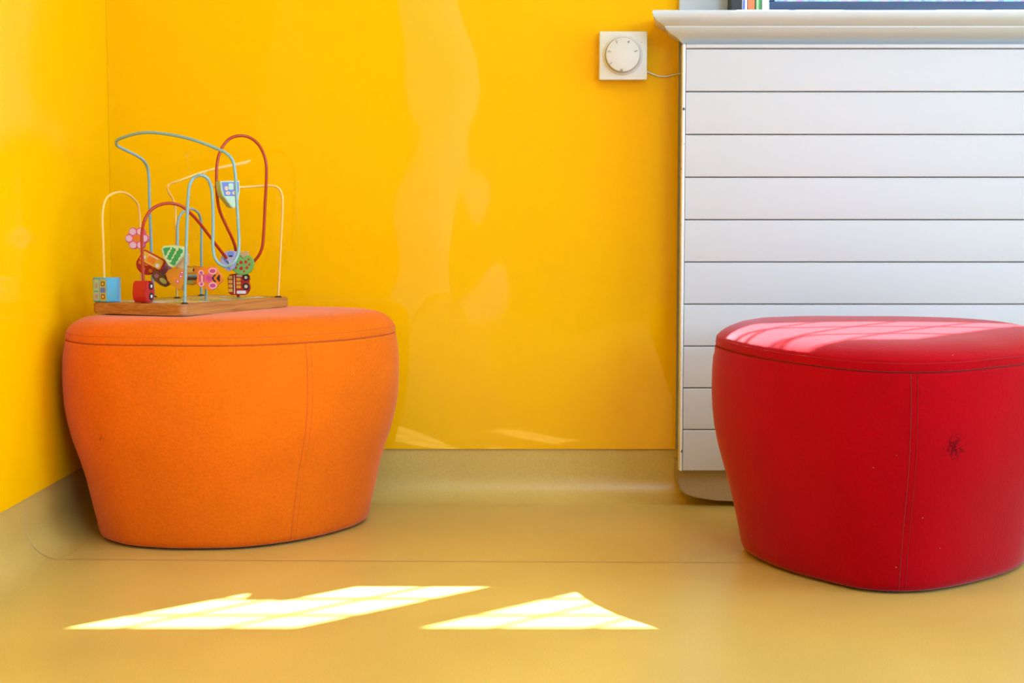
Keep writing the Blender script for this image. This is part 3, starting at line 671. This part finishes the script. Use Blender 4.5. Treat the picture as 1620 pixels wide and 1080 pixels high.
# plum and brown beads lying on the wire
def blob(name, cx, cy, Y, rx, ry, rz, m, roll, label, n=20):
    bm = bmesh.new(); bmesh.ops.create_uvsphere(bm, u_segments=24, v_segments=14, radius=1)
    s = Y/F_PX
    for v in bm.verts:
        x, y, z = v.co
        f_ = lambda q: copysign(abs(q)**0.8, q)
        v.co = Vector((f_(x)*rx*s, f_(y)*ry*s, f_(z)*rz*s))
    o = finish(bm, name, m, maze, True); o.location = MI @ P(cx, cy, Y)
    o.rotation_euler = (Matrix.Rotation(-A65, 3, 'Z') @ Matrix.Rotation(roll, 3, 'Y')).to_euler(); o['label'] = label
    return o
blob('round_bead', 257, 425, 2.335, 15, 11, 13.5, b_plum, radians(35), 'plum coloured rounded bead')
bead('boot_bead', 253, 441, 2.30, rot2([(-15, 3), (-12, 8), (-4, 9.5), (6, 9), (14, 6), (17, 0), (14, -6), (6, -8), (-6, -7.5), (-13, -4)], radians(-35)), 0.012, b_brown, 'dark brown curved bead',
     [('printed_patch', rot2(circ(6, 0.5, 6.5, 3.6), radians(-35)), b_olive), ('printed_patch', rot2(circ(-7, 1, 3.5, 3.4), radians(-35)), b_plum)])
# amber bead with pink flowers
bead('star_bead', 277, 441, 2.29, [(-15, 8), (-11, 14), (-3, 17), (6, 17), (14, 12), (17, 3), (15, -7), (10, -12), (8, -19), (2, -14), (-6, -10), (-12, -3)], 0.016, b_amber, 'amber shell shaped bead with small pink flowers',
     [('flower_print', circ(-1, 1.5, 4.2, 1.8, 16, radians(20)), b_orange), ('flower_print', circ(9, 4, 3), pink), ('flower_print', circ(4, -4, 3), pink), ('flower_print', circ(11, 10, 2.8), pink),
      ('flower_centre', circ(9, 4, 1.2), b_white, 2), ('flower_centre', circ(4, -4, 1.2), b_white, 2), ('flower_centre', circ(11, 10, 1.1), b_white, 2)])
# orange caterpillar block with dark gap
cat = [(-20, 8), (-17, 14), (-12, 16.5), (-6, 14), (-1, 17), (6, 14), (12, 16), (18, 11), (19, 0), (16, -10), (9, -14), (2, -10), (-4, -14), (-12, -13), (-18, -8)]
bead('caterpillar_bead', 308, 437, 2.355, cat, 0.014, b_amber, 'amber bumpy caterpillar bead behind the front wire',
     [('printed_patch', quad(-18, -6, 16, -1, 1), b_brown), ('printed_patch', circ(-8, 10, 8, 4), b_yel), ('printed_patch', circ(3, 10, 6, 3.4), b_orange), ('printed_patch', circ(-7, -9, 5, 3), b_olive)])
# butterfly
bf = []
for k in range(64):
    a = 2*pi*k/64; r = 19.5 + 1.8*cos(5*a+0.4); bf.append((r*1.02*cos(a), r*0.96*sin(a)))
bead('butterfly_bead', 330, 440, 2.30, bf, 0.013, b_orange, 'orange bead printed with a pink butterfly',
     [('wing', circ(6.5, 11.5, 6.6, 5.2), pale_pink), ('wing', circ(6.5, -11.5, 6.6, 5.2), pale_pink), ('wing', circ(-11.5, 8.8, 4.2, 3.8), pale_pink), ('wing', circ(-11.5, -9.2, 4.2, 3.8), pale_pink),
      ('wing_spot', circ(6.5, 11.5, 4.8, 3.3), b_mag, 2), ('wing_spot', circ(6.5, -11.5, 4.8, 3.3), b_mag, 2), ('wing_spot', circ(-11.5, 8.8, 2.4), b_mag, 2), ('wing_spot', circ(-11.5, -9.2, 2.4), b_mag, 2),
      ('butterfly_body', circ(0, 0, 7, 7), pink, 1), ('butterfly_body', circ(0.5, 0, 4, 4), b_mag, 2), ('stripe', quad(-15, -6, -12.6, 6, 1), b_mag), ('stripe', quad(-11.6, -6.4, -9.4, 6.4, 1), pale_pink), ('stripe', quad(-8.6, -6, -6.6, 6, .9), b_mag),
      ('antenna', [(5, 0), (8, 4.5), (10.5, 6.4), (12, 5), (9, 2), (8, 0), (9, -2), (12, -5), (10.5, -6.4), (8, -4.5)], b_black, 3), ('butterfly_face', [(12.5, 0), (16.5, 5.5), (18, 5), (18, -5), (16.5, -5.5)], b_black, 3)])
# red low car on the red wire foot: a rounded block, printed on its right side
s_ = 2.235/F_PX
carb = MI @ P(227, 461, 2.235)
bm = bmesh.new()
secc = [(-8, -17), (8, -17), (12, -13), (13.5, -5), (13.5, 6), (12, 13), (8.5, 17), (3.5, 17), (3.2, 13.2), (0, 11.2), (-3.2, 13.2), (-3.5, 17), (-8.5, 17), (-12, 13), (-13.5, 6), (-13.5, -5), (-12, -13)]
car = solid('car_bead', [(y*s_*0.9, z*s_) for y, z in secc], -0.0115, 0.0115, b_red, maze, 0.0012)
bm.free()
car.location = carb
carR = Matrix.Rotation(-A65, 3, 'Z') @ Matrix.Rotation(radians(68), 3, 'Z'); car.rotation_euler = carR.to_euler(); car['label'] = 'red car bead resting on the front left of the board'
for z in (8.5, -7.5):
    w2 = solid('wheel', [(x*s_*.9, y*s_) for x, y in circ(3, z, 6.2)], -0.0122, -0.0112, b_black, car)
    solid('hubcap', [(x*s_*.9, y*s_) for x, y in circ(3, z, 2.6)], -0.0125, -0.0112, b_white, car)
    w2.location = (0, 0, 0)
# blue house block: corner towards the camera
hb = empty('house_block', MI @ Vector((P(160, 459.5, 2.262).x, 2.262, ZB)))
hb.parent = maze; hb.rotation_euler = (0, 0, -A65 + radians(0)); hb['label'] = 'light blue house block bead at the left end of the board'
W_ = 0.0365
plan = [(-0.0122, 0.016), (-0.0122, 0.0), (0.0, -0.0085), (0.0113, -0.0115), (0.0254, -0.005), (0.0254, 0.016)]
bm = bmesh.new(); A_ = [bm.verts.new((x, y, 0.0006)) for x, y in plan]; B_ = [bm.verts.new((x, y, W_)) for x, y in plan]
for i in range(6): bm.faces.new((A_[i], A_[(i+1) % 6], B_[(i+1) % 6], B_[i]))
bm.faces.new(A_[::-1]); bm.faces.new(B_)
bmesh.ops.bevel(bm, geom=list(bm.edges), offset=0.0009, segments=2, affect='EDGES')
finish(bm, 'block', b_sky, hb, True, 35)
def face_panel(a, b_, specs):
    for nm, u0, z0, u1, z1, m, lv in specs:
        # rounded rectangle in (metres along, z)
        L = (Vector(b_)-Vector(a)).length
        a_, d = Vector(a), (Vector(b_)-Vector(a)).normalized()
        n_ = Vector((d.y, -d.x)); bm = bmesh.new(); off = 0.00025*lv
        vs = [bm.verts.new((a_.x + d.x*u + n_.x*off, a_.y + d.y*u + n_.y*off, z)) for u, z in rrect(u0*L, z0*W_, u1*L, z1*W_, min((u1-u0)*L, (z1-z0)*W_)*0.22, 3)]
        f_ = bm.faces.new(vs); r = bmesh.ops.extrude_face_region(bm, geom=[f_])
        for v in [g for g in r['geom'] if isinstance(g, bmesh.types.BMVert)]: v.co -= Vector((n_.x, n_.y, 0))*(off+0.0001)
        finish(bm, nm, m, hb)
face_panel(plan[1], plan[2], [('printed_panel', .1, .07, .93, .93, b_ygreen, 1), ('window_print', .28, .58, .78, .80, b_lilac, 2), ('window_print', .42, .63, .66, .75, b_olive, 3), ('window_print', .28, .14, .78, .36, b_lilac, 2), ('window_print', .42, .19, .66, .31, b_amber, 3), ('window_print', .2, .42, .85, .47, b_sky, 2)])
face_panel(plan[2], plan[3], [('printed_panel', .04, .05, .96, .95, b_olive, 1.3), ('window_print', .22, .66, .74, .85, b_brown, 2), ('window_print', .34, .70, .62, .81, b_yel, 3), ('window_print', .12, .40, .84, .60, b_blue, 2), ('window_print', .22, .14, .74, .33, b_brown, 2), ('window_print', .34, .18, .62, .29, b_yel, 3)])
# apple tree
bead('apple_tree_bead', 382.5, 418, 2.375, rot2([(-19, 8), (-15, 13), (-8, 15), (-2, 14), (2, 5.5), (6, 13), (11, 14), (16, 10), (18.5, 3), (18, -5), (14, -12), (7, -16), (0, -17), (-8, -15), (-14, -10), (-18, -3)], 0), 0.010, b_lime, 'green apple tree bead with red apples',
     [('apple', circ(x, y, r), b_red) for x, y, r in ((-1, 3, 2.7), (6.5, 3.6, 2.5), (-1, -6.3, 2.9), (8, -5.3, 2.5), (12, 0, 1.9), (11, 8, 1.6), (-6.7, -0.2, 1.7), (-9, -5.3, 1.9), (3.4, -11.3, 1.6), (-6.5, 10, 1.8))])
bead('wood_bead', 380, 409, 2.395, [(-16, 11), (12, 11), (13, -2), (6, -14), (-12, -16), (-21, -10), (-23, 4), (-20, 10)], 0.018, M['bead_wood'], 'plain wood block bead behind the apple tree')
bead('animal_bead', 363, 411, 2.365, rot2([(-14, 4), (-8, 12), (2, 15), (10, 13), (11, 2), (6, -14), (-2, -18), (-11, -12), (-15, -4)], 0), 0.011, b_lilac, 'lilac and blue bead beside the apple tree',
     [('printed_patch', quad(-3, 5, 7, 13, 2), col('bead_cornflower', (0.16, 0.26, 0.75))), ('printed_patch', circ(2, 6, 3.2, 1.4), b_black, 2), ('printed_patch', circ(-5, -2, 6, 2.2, 16, radians(-45)), b_blue), ('printed_patch', circ(-3, -11, 6, 2, 16, radians(-45)), b_blue), ('printed_patch', circ(0, -5, 5, 1.5, 16, radians(-45)), b_white)])
# red bus standing on end
bead('bus_bead', 377, 450, 2.40, [(-17, 11), (-14, 16), (-6, 17), (12, 17), (17, 14), (18, 8), (14.5, 4), (18, -1), (19, -7), (15, -10), (13.5, -15.5), (10, -16.5), (-12, -16.5), (-16, -13)], 0.011, b_red, 'red bus bead standing on its end',
     [('bus_window', quad(-15.5, 9.5-6.9*k-.5, -9, 14.2-6.9*k, 1), b_yel) for k in range(4)] + [('bus_window', quad(-3, 6.2-6*k, 4, 10.6-6*k, 1), b_yel) for k in range(3)] +
     [('stripe', quad(-7, -15, -5.4, 15, .5), col('bead_cream', (0.8, 0.6, 0.4))), ('stripe', quad(-8.4, -15, -7.4, 15, .3), b_black), ('wheel', circ(12.4, 11.5, 5.6), b_black), ('hubcap', circ(12.2, 11.3, 2.5), col('bead_cream', (0.8, 0.6, 0.4)), 2),
      ('wheel', circ(12.2, -3, 5.8), b_black), ('hubcap', circ(12.2, -3, 2.7), col('bead_cream', (0.8, 0.6, 0.4)), 2), ('bus_window', quad(-2.5, -14.4, 12, -9.6, 1), b_white), ('bus_window', quad(-3, 12.4, 6, 15.6, 1), b_white)])
# hanging house bead on the yellow wire
bead('house_bead', 363.5, 308, 2.345, [(-13, 21), (14, 22.5), (14, 5), (12.5, -8), (8, -18), (6, -21), (2, -19), (-10, -1), (-12, 8)], 0.016, b_ygreen, 'pale green house bead with blue front hanging on the yellow wire',
     [('house_front', [(-11, 19.5), (12.5, 20.5), (12.5, 6), (11, -2), (-7, -2), (-9.5, 8)], b_blue), ('window_print', circ(-4.5, 10, 2.3, 3.2), col('bead_cream', (0.8, 0.6, 0.4)), 2), ('window_print', circ(-2.5, 2.6, 3, 2.6), col('bead_cream', (0.8, 0.6, 0.4)), 2), ('window_print', circ(6.5, 3, 3, 2.6), col('bead_cream', (0.8, 0.6, 0.4)), 2),
      ('window_print', quad(-1.5, 8, 5, 18, 1.5), b_ygreen, 2), ('window_print', circ(-4.4, 10, 1, 1.4), b_amber, 3), ('window_print', circ(-2.4, 2.5, 1.5), b_amber, 3), ('window_print', circ(6.6, 2.8, 1.5), b_amber, 3)], yaw=radians(38))

# ------------------------------------------------------------------ things on the window sill
ZS = 0.8147
def book(xa, xb, h, m, label, tilt=0.0, y0=2.515, d=0.15, grp=None, band=None, cat='book', name='book'):
    e = empty(name, ((xa+xb)/2, y0, ZS)); tag(e, label, cat, grp)
    w_ = (xb-xa)/2
    box('cover', (-w_, 0, 0), (-w_+0.0012, d, h), m, e); box('cover', (w_-0.0012, 0, 0), (w_, d, h), m, e); box('spine', (-w_, -0.0012, 0), (w_, 0, h), m, e)
    box('pages', (-w_+0.0013, 0.0005, 0.003), (w_-0.0013, d-0.004, h-0.003), M['paper'], e)
    if band: box('spine_print', (-w_*0.7, -0.0016, 0.004), (w_*0.1, -0.0011, 0.06), band, e)
    return e
M['paper'] = mat('book_paper', (0.75, 0.73, 0.68), 0.9)
YBK = 2.515
def bxp(px): return (px-810)/F_PX*(YBK*cos(PITCH) + (CAM_H-0.84)*sin(PITCH))
o = book(bxp(1157.5), bxp(1173.0), 0.196, col('black_card', (0.02, 0.02, 0.022), 0.5), 'black upright file at the left end of the window sill', name='box_file', cat='file')
book(bxp(1174), bxp(1182), 0.172, col('white_card', (0.72, 0.72, 0.80), 0.5), 'white and blue book between the black file and the orange book', band=b_blue)
book(bxp(1183), bxp(1194), 0.190, col('orange_card', (0.80, 0.20, 0.06), 0.5), 'orange book on the window sill')
book(bxp(1195.2), bxp(1204.5), 0.200, col('green_card', (0.05, 0.28, 0.09), 0.5), 'green book right of the orange book', band=col('pale_green_card', (0.4, 0.6, 0.3), 0.5))
book(bxp(1205.5), bxp(1211.5), 0.200, col('ivory_card', (0.72, 0.68, 0.62), 0.5), 'ivory book at the right end of the row of books')
# framed picture board
YB2 = 2.60
fx0 = (1216-810)/F_PX*(YB2*cos(PITCH)-0.028); 
pbd = empty('picture_board', (fx0, YB2, ZS)); tag(pbd, 'dark blue framed picture board with a colourful print on the sill', 'picture board')
navy = col('navy_frame', (0.035, 0.06, 0.13), 0.4); BWD = 0.56; BHT = 0.185; BZ = 0.0175
box('lower_rail', (0, -0.004, 0), (BWD, 0.012, 0.0325), navy, pbd, 0.0025)
box('upper_rail', (0, -0.004, BHT-0.012), (BWD, 0.012, BHT), navy, pbd, 0.002)
box('side_rail', (0, -0.003, 0.0326), (0.010, 0.012, BHT-0.0121), navy, pbd, 0.002); box('side_rail', (BWD-0.010, -0.003, 0.0326), (BWD, 0.012, BHT-0.0121), navy, pbd, 0.002)
mpic = mat('crowd_print', (0.5, 0.5, 0.6), 0.3); nt = mpic.node_tree; b = nt.nodes['Principled BSDF']; tc = nt.nodes.new('ShaderNodeTexCoord')
vo = nt.nodes.new('ShaderNodeTexVoronoi'); vo.inputs['Scale'].default_value = 130; nt.links.new(tc.outputs['Object'], vo.inputs['Vector'])
hs = nt.nodes.new('ShaderNodeMix'); hs.data_type = 'RGBA'; hs.inputs[0].default_value = 0.55; hs.inputs[7].default_value = (0.40, 0.50, 0.80, 1)
nt.links.new(vo.outputs['Color'], hs.inputs[6]); nt.links.new(hs.outputs[2], b.inputs['Base Color'])
box('printed_sheet', (0.0105, 0.001, 0.0327), (BWD-0.0105, 0.008, BHT-0.0122), mpic, pbd)
